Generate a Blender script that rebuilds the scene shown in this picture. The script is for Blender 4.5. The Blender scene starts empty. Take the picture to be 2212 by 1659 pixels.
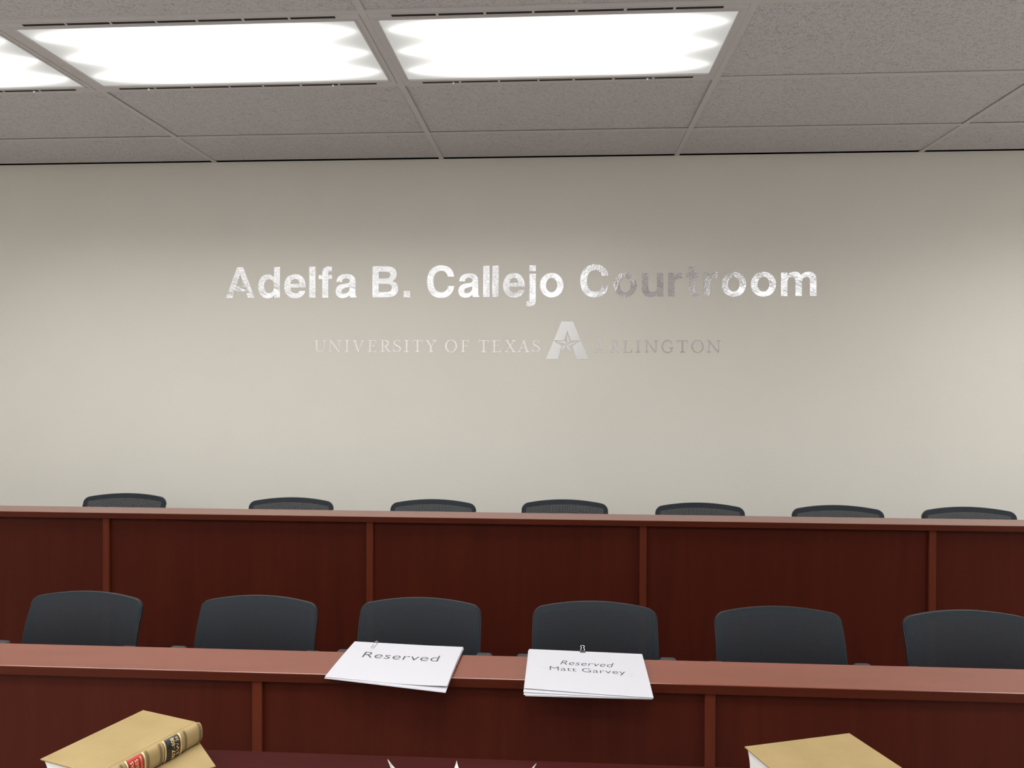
import bpy, bmesh, math, random
from mathutils import Vector, Matrix
random.seed(7)
S = bpy.context.scene
COL = S.collection
PI = math.pi

# ------------------------------------------------------------------ camera, world, exposure
CZ = 1.588                       # eye height
cam_d = bpy.data.cameras.new('camera')
cam_d.sensor_fit = 'HORIZONTAL'; cam_d.sensor_width = 36.0
cam_d.lens = 1690.58 / 2212 * 36.0
cam_d.clip_start = 0.02
cam = bpy.data.objects.new('camera', cam_d); COL.objects.link(cam)
_r = Vector((0.99800939, 0.06297888, 0.00330314)); _u = Vector((-0.00366924, 0.00569823, 0.99997703)); _f = Vector((-0.06295862, 0.99799859, -0.00591797))
M = Matrix((_r, _u, -_f)).transposed().to_4x4(); M.translation = (0, 0, CZ)
cam.matrix_world = M
S.camera = cam
w = bpy.data.worlds.new('world'); S.world = w; w.use_nodes = True
w.node_tree.nodes['Background'].inputs[0].default_value = (0, 0, 0, 1)
w.node_tree.nodes['Background'].inputs[1].default_value = 0.0
S.view_settings.view_transform = 'Standard'; S.view_settings.look = 'None'
S.view_settings.gamma = 1.0; S.view_settings.use_curve_mapping = False
S.view_settings.exposure = 0.0
LAMP = 3.1                       # radiance of the fluorescent lens panels
TUBE_W, TUBE_SPREAD = 10.9, 150   # downward share of the tubes through the prisms
S.cycles.max_bounces = 10; S.cycles.diffuse_bounces = 6; S.cycles.transparent_max_bounces = 16
S.cycles.use_denoising = True

# room
ZC = 2.743                       # ceiling height
YW = 4.082                       # lettered wall
XL, XR, YB = -4.6, 5.6, -5.6

# ------------------------------------------------------------------ materials
def mat(name, base=(.5, .5, .5), rough=.5, metal=0.0, spec=.5):
    m = bpy.data.materials.new(name); m.use_nodes = True
    b = m.node_tree.nodes['Principled BSDF']
    b.inputs['Base Color'].default_value = (*base, 1); b.inputs['Roughness'].default_value = rough
    b.inputs['Metallic'].default_value = metal; b.inputs['Specular IOR Level'].default_value = spec
    return m, m.node_tree, b

def nd(t, kind, **kw):
    n = t.nodes.new(kind)
    for k, v in kw.items():
        if k in n.inputs.keys(): n.inputs[k].default_value = v
        else: setattr(n, k, v)
    return n

def coords(t, scale=(1, 1, 1), kind='Object', rot=(0, 0, 0)):
    c = t.nodes.new('ShaderNodeTexCoord'); mp = t.nodes.new('ShaderNodeMapping')
    mp.inputs['Scale'].default_value = scale; mp.inputs['Rotation'].default_value = rot
    t.links.new(c.outputs[kind], mp.inputs['Vector'])
    return mp.outputs['Vector']

def noise(t, vec, scale, detail=4, rough=.55, dist=0.0):
    n = nd(t, 'ShaderNodeTexNoise', Scale=scale, Detail=detail, Roughness=rough, Distortion=dist)
    t.links.new(vec, n.inputs['Vector']); return n.outputs[0]

def ramp(t, fac, stops):
    r = t.nodes.new('ShaderNodeValToRGB'); t.links.new(fac, r.inputs[0])
    e = r.color_ramp.elements
    e[0].position, e[0].color = stops[0][0], (*stops[0][1], 1); e[1].position, e[1].color = stops[-1][0], (*stops[-1][1], 1)
    for p, c in stops[1:-1]:
        k = e.new(p); k.color = (*c, 1)
    return r.outputs[0]

def bump(t, b, h, strength, dist):
    n = nd(t, 'ShaderNodeBump', Strength=strength, Distance=dist)
    t.links.new(h, n.inputs['Height']); t.links.new(n.outputs[0], b.inputs['Normal'])

def math_(t, op, a, b=None, clamp=False):
    n = t.nodes.new('ShaderNodeMath'); n.operation = op; n.use_clamp = clamp
    for i, v in enumerate((a, b)):
        if v is None: continue
        if isinstance(v, (int, float)): n.inputs[i].default_value = v
        else: t.links.new(v, n.inputs[i])
    return n.outputs[0]

def wall_paint(name, a, c):
    m, t, b = mat(name, a, .62, 0, .35)
    v = coords(t)
    t.links.new(ramp(t, noise(t, v, 1.6, 2), [(.3, a), (.7, c)]), b.inputs['Base Color'])
    bump(t, b, noise(t, v, 190, 3, .6), .22, .002)
    return m
M_WALL = wall_paint('cream wall paint', (.66, .628, .565), (.68, .648, .585))
M_WHITEWALL = wall_paint('white wall paint', (.80, .79, .76), (.82, .81, .78))
M_DARKWALL = wall_paint('dark wall for reflections', (.16, .145, .14), (.18, .16, .155))  # tone chosen for the dark reflections in the lettering

def make_tile():
    m, t, b = mat('fissured ceiling tile', (.6, .56, .54), .9, 0, .1)
    v = coords(t)
    n1 = noise(t, v, 88, 3, .6, 1.4); n2 = noise(t, v, 200, 2, .5, .6)
    fis = ramp(t, n1, [(.36, (0, 0, 0)), (.45, (1, 1, 1))])
    pit = ramp(t, n2, [(.30, (.25, .25, .25)), (.40, (1, 1, 1))])
    mx = nd(t, 'ShaderNodeMixRGB', blend_type='MULTIPLY'); mx.inputs[0].default_value = 1
    t.links.new(fis, mx.inputs[1]); t.links.new(pit, mx.inputs[2])
    c = ramp(t, mx.outputs[0], [(0, (.425, .398, .395)), (1, (.57, .535, .53))])
    t.links.new(c, b.inputs['Base Color'])
    bump(t, b, mx.outputs[0], .6, .003)
    return m
M_TILE = make_tile()
M_GRID = mat('painted steel grid', (.53, .495, .485), .5, 0, .4)[0]
M_FRAME = mat('white enamel housing', (.52, .485, .475), .4, 0, .4)[0]
M_SLOT = mat('dark air slot', (.03, .027, .027), .8, 0, .1)[0]
M_LATCH = mat('white plastic latch', (.9, .9, .88), .35)[0]
M_PLENUM = mat('dark plenum', (.03, .03, .03), .9, 0, .05)[0]

def make_lens():
    m = bpy.data.materials.new('lit prismatic lens'); m.use_nodes = True; t = m.node_tree
    t.nodes.clear()
    c = t.nodes.new('ShaderNodeTexCoord'); s = t.nodes.new('ShaderNodeSeparateXYZ'); t.links.new(c.outputs['Object'], s.inputs[0])
    ax = math_(t, 'ABSOLUTE', s.outputs['X']); ay = math_(t, 'ABSOLUTE', s.outputs['Y'])
    # three tubes lie behind the lens; between their ends the lens is dimmer
    cs = math_(t, 'COSINE', math_(t, 'MULTIPLY', s.outputs['Y'], 2 * PI / .17))
    gap = math_(t, 'MULTIPLY_ADD', cs, -.5); gap.node.inputs[2].default_value = .5
    den = math_(t, 'MULTIPLY_ADD', gap, .26); den.node.inputs[2].default_value = .07
    tx = math_(t, 'DIVIDE', math_(t, 'SUBTRACT', .578, ax), den, True)
    ty = math_(t, 'DIVIDE', math_(t, 'SUBTRACT', .262, ay), .05, True)
    k = math_(t, 'MULTIPLY', math_(t, 'POWER', tx, 1.8), math_(t, 'POWER', ty, 1.3))
    st = math_(t, 'MULTIPLY_ADD', k, LAMP * .82); st.node.inputs[2].default_value = LAMP * .18
    mixc = nd(t, 'ShaderNodeMixRGB'); t.links.new(k, mixc.inputs[0])
    mixc.inputs[1].default_value = (1, .975, .92, 1); mixc.inputs[2].default_value = (.985, 1, 1, 1)
    e = t.nodes.new('ShaderNodeEmission'); o = t.nodes.new('ShaderNodeOutputMaterial')
    t.links.new(mixc.outputs[0], e.inputs[0]); t.links.new(st, e.inputs[1]); t.links.new(e.outputs[0], o.inputs[0])
    return m
M_LENS = make_lens()

def wood(name, dark, light, rough, axis='X', scale=1.0, spec=.5, contrast=(.35, .68)):
    m, t, b = mat(name, dark, rough, 0, spec)
    sc = {'X': (1.1, 14, 14), 'Z': (14, 14, 1.1)}[axis]
    v = coords(t, sc)
    n = noise(t, v, 2.2 * scale, 6, .6, .8)
    v2 = coords(t, {'X': (3, 160, 160), 'Z': (160, 160, 3)}[axis])
    fine = noise(t, v2, 1.6, 3, .6)
    mx = nd(t, 'ShaderNodeMixRGB'); mx.inputs[0].default_value = .3
    t.links.new(n, mx.inputs[1]); t.links.new(fine, mx.inputs[2])
    t.links.new(ramp(t, mx.outputs[0], [(contrast[0], dark), (contrast[1], light)]), b.inputs['Base Color'])
    bump(t, b, fine, .06, .001)
    return m
M_TOP = wood('red brown laminate top', (.140, .027, .0115), (.182, .039, .018), .22, 'X', .7, .95)
M_PANEL = wood('dark mahogany veneer', (.044, .0064, .0029), (.058, .0090, .0038), .5, 'Z', .6, .08)
M_STILE = wood('mahogany solid edging', (.074, .0135, .0055), (.096, .0185, .0072), .5, 'Z', 1, .10)
M_EDGE = wood('mahogany edge band', (.050, .0080, .0028), (.066, .0115, .0040), .5, 'X', 1, .10)
M_TABLE = wood('deep red mahogany table', (.031, .0042, .0036), (.043, .0060, .0050), .55, 'X', 1.4, .06)

M_PLASTIC = mat('black nylon frame', (.012, .013, .016), .42, 0, .5)[0]
M_ARM = mat('grey urethane arm pad', (.045, .043, .048), .5, 0, .5)[0]
M_CHROME = mat('steel gas lift', (.5, .5, .5), .25, 1)[0]

def make_mesh_fabric():
    m, t, b = mat('charcoal mesh fabric', (.035, .04, .046), .62, 0, .2)
    uv = t.nodes.new('ShaderNodeUVMap'); uv.uv_map = 'UVMap'
    s = t.nodes.new('ShaderNodeSeparateXYZ'); t.links.new(uv.outputs[0], s.inputs[0])
    # vertical ribs 5.4 mm apart crossed by weft rows 4.2 mm apart (the UVs are metres)
    wx = math_(t, 'SINE', math_(t, 'MULTIPLY', s.outputs['X'], 2 * PI / .0054))
    wz = math_(t, 'SINE', math_(t, 'MULTIPLY', s.outputs['Y'], 2 * PI / .0042))
    h = math_(t, 'ADD', math_(t, 'MULTIPLY', wx, .55), math_(t, 'MULTIPLY', wz, .3))
    t.links.new(ramp(t, math_(t, 'MULTIPLY_ADD', h, .5), [(0, (.0066, .0088, .0110)), (.5, (.0160, .0205, .0255))]), b.inputs['Base Color'])
    for n in t.nodes:
        if n.type == 'MATH' and n.operation == 'MULTIPLY_ADD': n.inputs[2].default_value = .5
    bump(t, b, h, .35, .001)
    hole = math_(t, 'LESS_THAN', h, -.64)
    tr = t.nodes.new('ShaderNodeBsdfTransparent'); mx = t.nodes.new('ShaderNodeMixShader')
    out = t.nodes['Material Output']
    t.links.new(hole, mx.inputs[0]); t.links.new(b.outputs[0], mx.inputs[1]); t.links.new(tr.outputs[0], mx.inputs[2])
    t.links.new(mx.outputs[0], out.inputs[0])
    return m
M_MESH = make_mesh_fabric()
M_SEAT = mat('black seat cloth', (.02, .021, .024), .85, 0, .2)[0]

def make_paper():
    m, t, b = mat('white paper', (.445, .432, .458), .75, 0, .2)
    bump(t, b, noise(t, coords(t), 90, 2), .05, .001)
    return m
M_PAPER = make_paper()
M_INK = mat('grey black printing ink', (.06, .06, .066), .7, 0, .2)[0]
M_GHOST = mat('print showing through paper', (.42, .405, .43), .75, 0, .2)[0]
M_WIRE = mat('bright steel wire', (.75, .75, .76), .25, 1)[0]
M_CLIPB = mat('black clip steel', (.02, .02, .02), .35, 0, .6)[0]

def make_foil(name, scale, strength, rough, base):
    m, t, b = mat(name, base, rough, 1)
    v = coords(t)
    h = noise(t, v, scale, 3, .55, .6)
    big = noise(t, v, scale * .3, 2, .5)
    msk = ramp(t, noise(t, v, 5, 2), [(.38, (.10, .10, .10)), (.62, (1, 1, 1))])
    bump(t, b, math_(t, 'MULTIPLY', math_(t, 'ADD', h, math_(t, 'MULTIPLY', big, .7)), msk), strength, .004)
    return m
M_FOIL = make_foil('crinkled silver vinyl', 95, .36, .06, (.90, .90, .91))
M_FOIL2 = make_foil('smooth silver vinyl', 60, .015, .26, (.86, .86, .86))

def make_cloth():
    m, t, b = mat('tan buckram cloth', (.32, .23, .11), .72, 0, .25)
    v = coords(t)
    t.links.new(ramp(t, noise(t, v, 14, 4), [(.3, (.265, .188, .080)), (.72, (.31, .222, .098))]), b.inputs['Base Color'])
    bump(t, b, noise(t, v, 420, 2), .15, .001)
    return m
M_CLOTH = make_cloth()
def make_pages():
    m, t, b = mat('page block', (.8, .78, .74), .8, 0, .1)
    v = coords(t, (1, 1, 900))
    n = noise(t, v, 1.0, 2)
    t.links.new(ramp(t, n, [(.3, (.62, .60, .57)), (.6, (.84, .82, .79))]), b.inputs['Base Color'])
    return m
M_PAGES = make_pages()
M_BLACKLAB = mat('black leather label', (.012, .012, .016), .35, 0, .5)[0]
M_REDLAB = mat('red leather label', (.33, .008, .010), .4, 0, .5)[0]
M_GOLD = mat('gold stamping', (.80, .62, .30), .35, .6)[0]
M_RULE = mat('dark brown stamped rule', (.10, .07, .04), .6)[0]
M_SILVER = mat('polished silver metal', (.46, .45, .42), .38, 1)[0]
def make_carpet():
    m, t, b = mat('light grey carpet', (.5, .49, .48), .95, 0, .1)
    v = coords(t)
    t.links.new(ramp(t, noise(t, v, 60, 4), [(.3, (.36, .355, .35)), (.7, (.45, .445, .44))]), b.inputs['Base Color'])
    bump(t, b, noise(t, v, 400, 2), .5, .004)
    return m
M_CARPET = make_carpet()

# ------------------------------------------------------------------ mesh helpers
def obj(name, bm, m, parent=None, loc=None, smooth=False):
    me = bpy.data.meshes.new(name)
    if isinstance(bm, bmesh.types.BMesh):
        bmesh.ops.recalc_face_normals(bm, faces=bm.faces[:]); bm.to_mesh(me); bm.free()
    else:
        me = bm; me.name = name
    for k in (m if isinstance(m, (list, tuple)) else [m]): me.materials.append(k)
    if smooth:
        for p in me.polygons: p.use_smooth = True
    o = bpy.data.objects.new(name, me); COL.objects.link(o)
    if parent: o.parent = parent
    if loc: o.location = loc
    return o

def tag(o, label=None, cat=None, group=None, kind=None):
    if label: o['label'] = label
    if cat: o['category'] = cat
    if group: o['group'] = group
    if kind: o['kind'] = kind
    return o

def thing(name, label, cat, loc=(0, 0, 0), rz=0.0, group=None):
    o = bpy.data.objects.new(name, None); COL.objects.link(o); o.empty_display_size = .05
    o.location = loc; o.rotation_euler = (0, 0, rz)
    return tag(o, label, cat, group)

def copy_tree(o, parent=None):
    c = o.copy(); COL.objects.link(c)
    if parent: c.parent = parent
    for ch in list(o.children): copy_tree(ch, c)
    return c

def add_box(bm, x0, x1, y0, y1, z0, z1, bev=0.0, seg=2):
    r = bmesh.ops.create_cube(bm, size=1)
    vs = r['verts']
    for v in vs:
        v.co = Vector(((x0 + x1) / 2 + v.co.x * (x1 - x0), (y0 + y1) / 2 + v.co.y * (y1 - y0), (z0 + z1) / 2 + v.co.z * (z1 - z0)))
    if bev > 0:
        es = list({e for v in vs for e in v.link_edges})
        bmesh.ops.bevel(bm, geom=es, offset=bev, segments=seg, profile=.5, affect='EDGES')
def box(*a, **k):
    bm = bmesh.new(); add_box(bm, *a, **k); return bm

def add_tube(bm, pts, r, n=10, closed=False):
    pts = [Vector(p) for p in pts]; N = len(pts); rings = []
    up = None
    for i, p in enumerate(pts):
        a = pts[(i - 1) % N] if (closed or i > 0) else p
        b = pts[(i + 1) % N] if (closed or i < N - 1) else p
        d = (b - a).normalized()
        if up is None:
            up = Vector((0, 0, 1)) if abs(d.z) < .9 else Vector((1, 0, 0))
        s = d.cross(up)
        if s.length < 1e-6: s = d.orthogonal()
        s.normalize(); up = s.cross(d).normalized()
        rr = r[i] if isinstance(r, (list, tuple)) else r
        rings.append([bm.verts.new(p + (s * math.cos(2 * PI * k / n) + up * math.sin(2 * PI * k / n)) * rr) for k in range(n)])
    M_ = N if closed else N - 1
    for i in range(M_):
        A, B = rings[i], rings[(i + 1) % N]
        for k in range(n): bm.faces.new((A[k], A[(k + 1) % n], B[(k + 1) % n], B[k]))
    if not closed:
        bm.faces.new(rings[0][::-1]); bm.faces.new(rings[-1])
def tube(*a, **k):
    bm = bmesh.new(); add_tube(bm, *a, **k); return bm

def add_lathe(bm, prof, c=(0, 0, 0), n=24):
    rings = []
    for r, z in prof:
        rings.append([bm.verts.new((c[0] + r * math.cos(2 * PI * k / n), c[1] + r * math.sin(2 * PI * k / n), c[2] + z)) for k in range(n)])
    for A, B in zip(rings, rings[1:]):
        for k in range(n): bm.faces.new((A[k], A[(k + 1) % n], B[(k + 1) % n], B[k]))
    bm.faces.new(rings[0][::-1]); bm.faces.new(rings[-1])

def fill_mesh(groups, depth):
    """each group = list of closed outlines (2-D, metres) filled even-odd and given a thickness -> one mesh in XY"""
    out = bmesh.new()
    for gi, g in enumerate(groups):
        cu = bpy.data.curves.new('outline', 'CURVE'); cu.dimensions = '2D'; cu.fill_mode = 'BOTH'; cu.extrude = depth / 2 - gi * 2.5e-5
        for poly in g:
            sp = cu.splines.new('POLY'); sp.points.add(len(poly) - 1); sp.use_cyclic_u = True
            for p, q in zip(sp.points, poly): p.co = (q[0], q[1], 0, 1)
        o = bpy.data.objects.new('outline', cu); COL.objects.link(o)
        dg = bpy.context.evaluated_depsgraph_get()
        me = bpy.data.meshes.new_from_object(o.evaluated_get(dg))
        out.from_mesh(me)
        bpy.data.objects.remove(o); bpy.data.curves.remove(cu); bpy.data.meshes.remove(me)
    return out

def path(s, n=9):
    """SVG-like M/L/C/Z outline text -> list of closed polygons"""
    polys, cur, i = [], [], 0
    tk = s.replace('M', ' M ').replace('L', ' L ').replace('C', ' C ').replace('Z', ' Z ').replace(',', ' ').split()
    cmd = None
    def num():
        nonlocal i
        v = float(tk[i]); i += 1; return v
    while i < len(tk):
        if tk[i] in 'MLCZ': cmd = tk[i]; i += 1
        if cmd == 'M': cur = [(num(), num())]; polys.append(cur); cmd = 'L'
        elif cmd == 'L': cur.append((num(), num()))
        elif cmd == 'C':
            p0 = cur[-1]; p1 = (num(), num()); p2 = (num(), num()); p3 = (num(), num())
            for k in range(1, n + 1):
                u = k / n; v = 1 - u
                cur.append(tuple(v**3 * p0[j] + 3 * v * v * u * p1[j] + 3 * v * u * u * p2[j] + u**3 * p3[j] for j in (0, 1)))
        elif cmd == 'Z':
            if math.dist(cur[0], cur[-1]) < 1e-6: cur.pop()
    return polys

def text_mesh(body, size, shear=0.0, space=1.0, offset=0.0, extrude=.0):
    cu = bpy.data.curves.new('text', 'FONT'); cu.body = body; cu.size = size; cu.shear = shear
    cu.space_character = space; cu.offset = offset; cu.extrude = extrude; cu.resolution_u = 4
    o = bpy.data.objects.new('text', cu); COL.objects.link(o)
    dg = bpy.context.evaluated_depsgraph_get()
    me = bpy.data.meshes.new_from_object(o.evaluated_get(dg))
    bpy.data.objects.remove(o); bpy.data.curves.remove(cu)
    bm = bmesh.new(); bm.from_mesh(me); bpy.data.meshes.remove(me)
    return bm
def fit_box(bm, x0, x1, y0, y1, keep_base=False):
    xs = [v.co.x for v in bm.verts]; ys = [v.co.y for v in bm.verts]
    a, b, c, d = min(xs), max(xs), min(ys), max(ys)
    for v in bm.verts:
        v.co.x = x0 + (v.co.x - a) / (b - a) * (x1 - x0); v.co.y = y0 + (v.co.y - c) / (d - c) * (y1 - y0)
    return bm

# ------------------------------------------------------------------ room shell
def struct(name, bm, m, parent=None):
    o = obj(name, bm, m, parent); o['kind'] = 'structure'; return o
struct('floor', box(XL, XR, YB, YW + .15, -.1, 0), M_CARPET)
FU = .166                                          # raised tier behind the second desk
struct('floor_tier', box(XL, XR, 3.09, YW, 0, FU), M_CARPET)
struct('wall_back', box(XL - .1, XR + .1, YW, YW + .12, 0, ZC + .0005), M_WALL)
struct('wall_left', box(XL - .1, XL, YB, YW, 0, ZC + .16), M_WALL)
struct('wall_right', box(XR, XR + .1, YB, YW, 0, ZC + .16), M_WALL)
struct('wall_front', box(XL - .1, .78, YB - .1, YB, 0, ZC + .16), M_WHITEWALL)
struct('wall_front_reflected', box(.78, XR + .1, YB - .1, YB, 0, ZC + .16), M_DARKWALL)  # unseen dark section, invented so part of the lettering reflects darker

TX = .588                                          # one grid line; 4 ft x 2 ft module
CW, CD = 1.2192, .6096
Y1 = 3.0444                                        # one cross line
XS = [TX + k * CW for k in range(-5, 5)]
YS = [Y1 + CD * k for k in range(1, -17, -1)]
bm = bmesh.new()
tb = .0118
for x in XS: add_box(bm, x - tb, x + tb, YB, YW - .001, ZC - .0015, ZC + .002)
for y in YS:
    for a in range(len(XS) - 1): add_box(bm, XS[a] + tb, XS[a + 1] - tb, y - tb, y + tb, ZC - .0015, ZC + .002)
    add_box(bm, XL, XS[0] - tb, y - tb, y + tb, ZC - .0015, ZC + .002)
    add_box(bm, XS[-1] + tb, XR, y - tb, y + tb, ZC - .0015, ZC + .002)
ceiling = struct('ceiling', bm, M_GRID)
o = obj('slab', box(XL - .1, XR + .1, YB - .1, YW + .12, ZC + .16, ZC + .2), M_PLENUM, ceiling)
LIT = {(c, 0) for c in (-3, -2, -1, 1, 2, 3)} | {(1, -1), (-4, -1)}               # columns counted from the grid line TX, rows from Y1; unseen cells added to brighten the wall
ROWS_BACK = (-3, -5, -7, -9, -12)  # unseen rows added for room light and bright reflections in the letters
for r in ROWS_BACK:
    for c in (-4, -3, -2, -1, 1, 2, 3): LIT.add((c, r))
def cell(c, r):
    return TX + c * CW, TX + (c + 1) * CW, Y1 + (r - 1) * CD, Y1 + r * CD
tile_dz = [.0035, .002, .0045, .003, .0025, .004]
field = bmesh.new()
for c in range(-5, 5):
    for r in range(2, -17, -1):
        if (c, r) in LIT: continue
        x0, x1, y0, y1 = cell(c, r)
        x0, x1, y0, y1 = max(x0, XL), min(x1, XR), max(y0, YB), min(y1, YW - .022)
        if x1 - x0 < .05 or y1 - y0 < .05: continue
        g = .0085
        dz = tile_dz[(c * 3 + r * 5) % 6]
        a = (x0 + g, x1 - g, y0 + g, y1 - (g if r < 2 else 0.0), ZC + dz, ZC + dz + .015)
        if r >= -1 and -4 <= c <= 2:
            obj('ceiling_tile', box(*a, bev=.0015, seg=1), M_TILE, ceiling)
        else: add_box(field, *a)
o = obj('ceiling_tile_field', field, M_TILE, ceiling); o['kind'] = 'stuff'

# ------------------------------------------------------------------ ceiling lights
def make_light():
    t = thing('ceiling_light', '', 'ceiling light')
    hx, hy = CW / 2 - tb - .001, CD / 2 - tb - .001
    lx, ly = .575, .258
    bm = bmesh.new()
    add_box(bm, -hx, hx, ly + .004, hy, -.003, .06, .001, 1); add_box(bm, -hx, hx, -hy, -ly - .004, -.003, .06, .001, 1)
    add_box(bm, lx + .004, hx, -ly - .004, ly + .004, -.003, .06); add_box(bm, -hx, -lx - .004, -ly - .004, ly + .004, -.003, .06)
    add_box(bm, -hx, hx, -hy, hy, .06, .064)
    obj('housing', bm, M_FRAME, t)
    bm = bmesh.new(); e = .010
    for s in (-1, 1):
        add_box(bm, -lx - .004, lx + .004, s * ly - (.004 if s > 0 else e - .004), s * ly + (e - .004 if s < 0 else .004), -.0045, .006)
        add_box(bm, s * lx - .004, s * lx + .004, -ly, ly, -.0045, .006)
    obj('door_frame', bm, M_FRAME, t)
    bm = bmesh.new(); add_box(bm, -lx, lx, -ly, ly, .001, .004)
    obj('diffuser', bm, M_LENS, t)
    ld = bpy.data.lights.new('fluorescent_tubes', 'AREA'); ld.shape = 'RECTANGLE'; ld.size = 2 * lx - .06; ld.size_y = 2 * ly - .06
    ld.energy = TUBE_W; ld.spread = math.radians(TUBE_SPREAD); ld.color = (.985, 1, 1)
    lo = bpy.data.objects.new('fluorescent_tubes', ld); COL.objects.link(lo); lo.parent = t; lo.location = (0, 0, -.002)
    sl = [(-.520, -.379), (-.370, -.228), (-.219, -.075), (-.067, .060), (.069, .211), (.221, .363), (.372, .517)]
    for s in (-1, 1):
        for a, b in sl:
            yc = s * (ly + .0225)
            obj('air_slot', box(a, b, yc - .0055, yc + .0055, -.0042, .002), M_SLOT, t)
    for x in (-.40, .345):
        bm = bmesh.new(); bmesh.ops.create_uvsphere(bm, u_segments=10, v_segments=6, radius=.0045)
        for v in bm.verts: v.co += Vector((x, ly + .0225, -.007))
        obj('latch', bm, M_LATCH, t, smooth=True)
    return t
L0 = make_light(); first = True
names = {(-3, 0): 'lit fluorescent ceiling panel cut off by the left photo edge', (-2, 0): 'lit fluorescent ceiling panel between the cut-off panel and the rightmost panel',
         (-1, 0): 'rightmost lit fluorescent ceiling panel, beside plain ceiling tiles'}
for (c, r) in sorted(LIT, key=lambda q: (-q[1], q[0])):
    o = L0 if first else copy_tree(L0); first = False
    x0, x1, y0, y1 = cell(c, r)
    o.location = ((x0 + x1) / 2, (y0 + y1) / 2, ZC)
    o['label'] = names.get((c, r), 'unseen fluorescent ceiling panel added outside the frame')
    o['group'] = 'fluorescent panels over the desks' if (c, r) in names else 'added fluorescent panels outside the frame'

# ------------------------------------------------------------------ desks
def desk(name, label, yf, yr, ztop, zfl, xa, xb, seams, sw, th=.0225):
    t = thing(name, label, 'desk', (0, yf, zfl))
    Z = ztop - zfl; d = yr - yf
    bm = box(xa, xb, .0012, d, Z - th, Z, bev=.0015)
    obj('worktop', bm, M_TOP, t)
    obj('edge_band', box(xa, xb, -.0018, .0012, Z - th - .0005, Z - .0006, bev=.0006, seg=1), M_EDGE, t)
    ps = [xa] + [s for s in seams] + [xb]
    for a, b in zip(ps, ps[1:]):
        obj('panel', box(a + .0005, b - .0005, .016, .028, 0, Z - th), M_PANEL, t)
    for s in seams:
        obj('stile', box(s - sw / 2, s + sw / 2, .004, .0162, 0, Z - th, bev=.0012, seg=1), M_STILE, t)
    for s in ps[1:-1:2] + [xa + .01, xb - .01]:
        obj('support', box(s - .009, s + .009, .028, d - .03, 0, Z - th), M_PANEL, t)
    return t
up_seams = [-3.05, -1.898, -.780, .329, 1.452, 2.60]
lo_seams = [-1.93, -.795, .379, 1.50]
desk('tiered_desk', 'long upper mahogany desk on the raised tier against the lettered wall side', 3.150, 3.294, 1.0255, FU, -3.6, 3.3, up_seams, .0275)
desk('tiered_desk', 'long lower mahogany desk carrying the two Reserved paper stacks', 2.000, 2.170, .8175, 0, -2.6, 2.3, lo_seams, .027)

# front table
t = thing('front_table', 'dark red table in front of the lower desk holding books and silver piece', 'table', (-.03, 1.26, 0))
obj('tabletop', box(-1.09, 1.09, -.5, .498, .70, .73, bev=.003), M_TABLE, t)
bm = bmesh.new()
for y in (-.42, .42): add_box(bm, -.95, .95, y - .01, y + .01, .62, .70)
for x in (-.95, .95): add_box(bm, x - .01, x + .01, -.41, .41, .62, .70)
obj('apron', bm, M_TABLE, t)
for x in (-.98, .98):
    for y in (-.44, .44): obj('leg', box(x - .03, x + .03, y - .03, y + .03, 0, .70, bev=.004), M_TABLE, t)

# ------------------------------------------------------------------ chairs
def back_top(x, hw, zt):
    arch = .020 * (x / hw) ** 2
    r = .028; dx = max(0.0, abs(x) - (hw - r))
    return zt - arch - (r - math.sqrt(max(0.0, r * r - min(dx, r) ** 2)))
ZB, ZT = .470, .846
def half_w(v):                                   # v: 0 bottom .. 1 top
    return .204 + .002 * math.sin(min(1, (1 - v) / .75) * PI / 2) - .035 * max(0, (.25 - v) / .25) ** 2
def back_pt(u, v, dy=0.0):
    hw = half_w(v); x = hw * u
    xt = half_w(1) * u
    z1 = back_top(xt, half_w(1), ZT)
    dx = max(0.0, abs(u) - .86) / .14
    z0 = ZB + .03 * (1 - math.sqrt(max(0, 1 - dx * dx)))
    z = z0 + (z1 - z0) * v
    y = .27 - .15 * .55 ** 2 + .15 * (v - .45) ** 2 - .022 * u * u
    return Vector((x, y + dy, z))
def outline(n_top=40, n_side=24, inset=0.0):
    pts = []
    su = 1 - inset / .21; sv0, sv1 = inset / .37, 1 - inset / .37
    us = [-su + 2 * su * k / n_top for k in range(n_top + 1)]
    def dense(q): return math.sin(q / su * PI / 2) * su
    for q in us: pts.append((dense(q), sv1))
    for k in range(1, n_side): pts.append((su, sv1 + (sv0 - sv1) * k / n_side))
    for q in us[::-1]: pts.append((dense(q), sv0))
    for k in range(1, n_side): pts.append((-su, sv0 + (sv1 - sv0) * k / n_side))
    return pts
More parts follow.
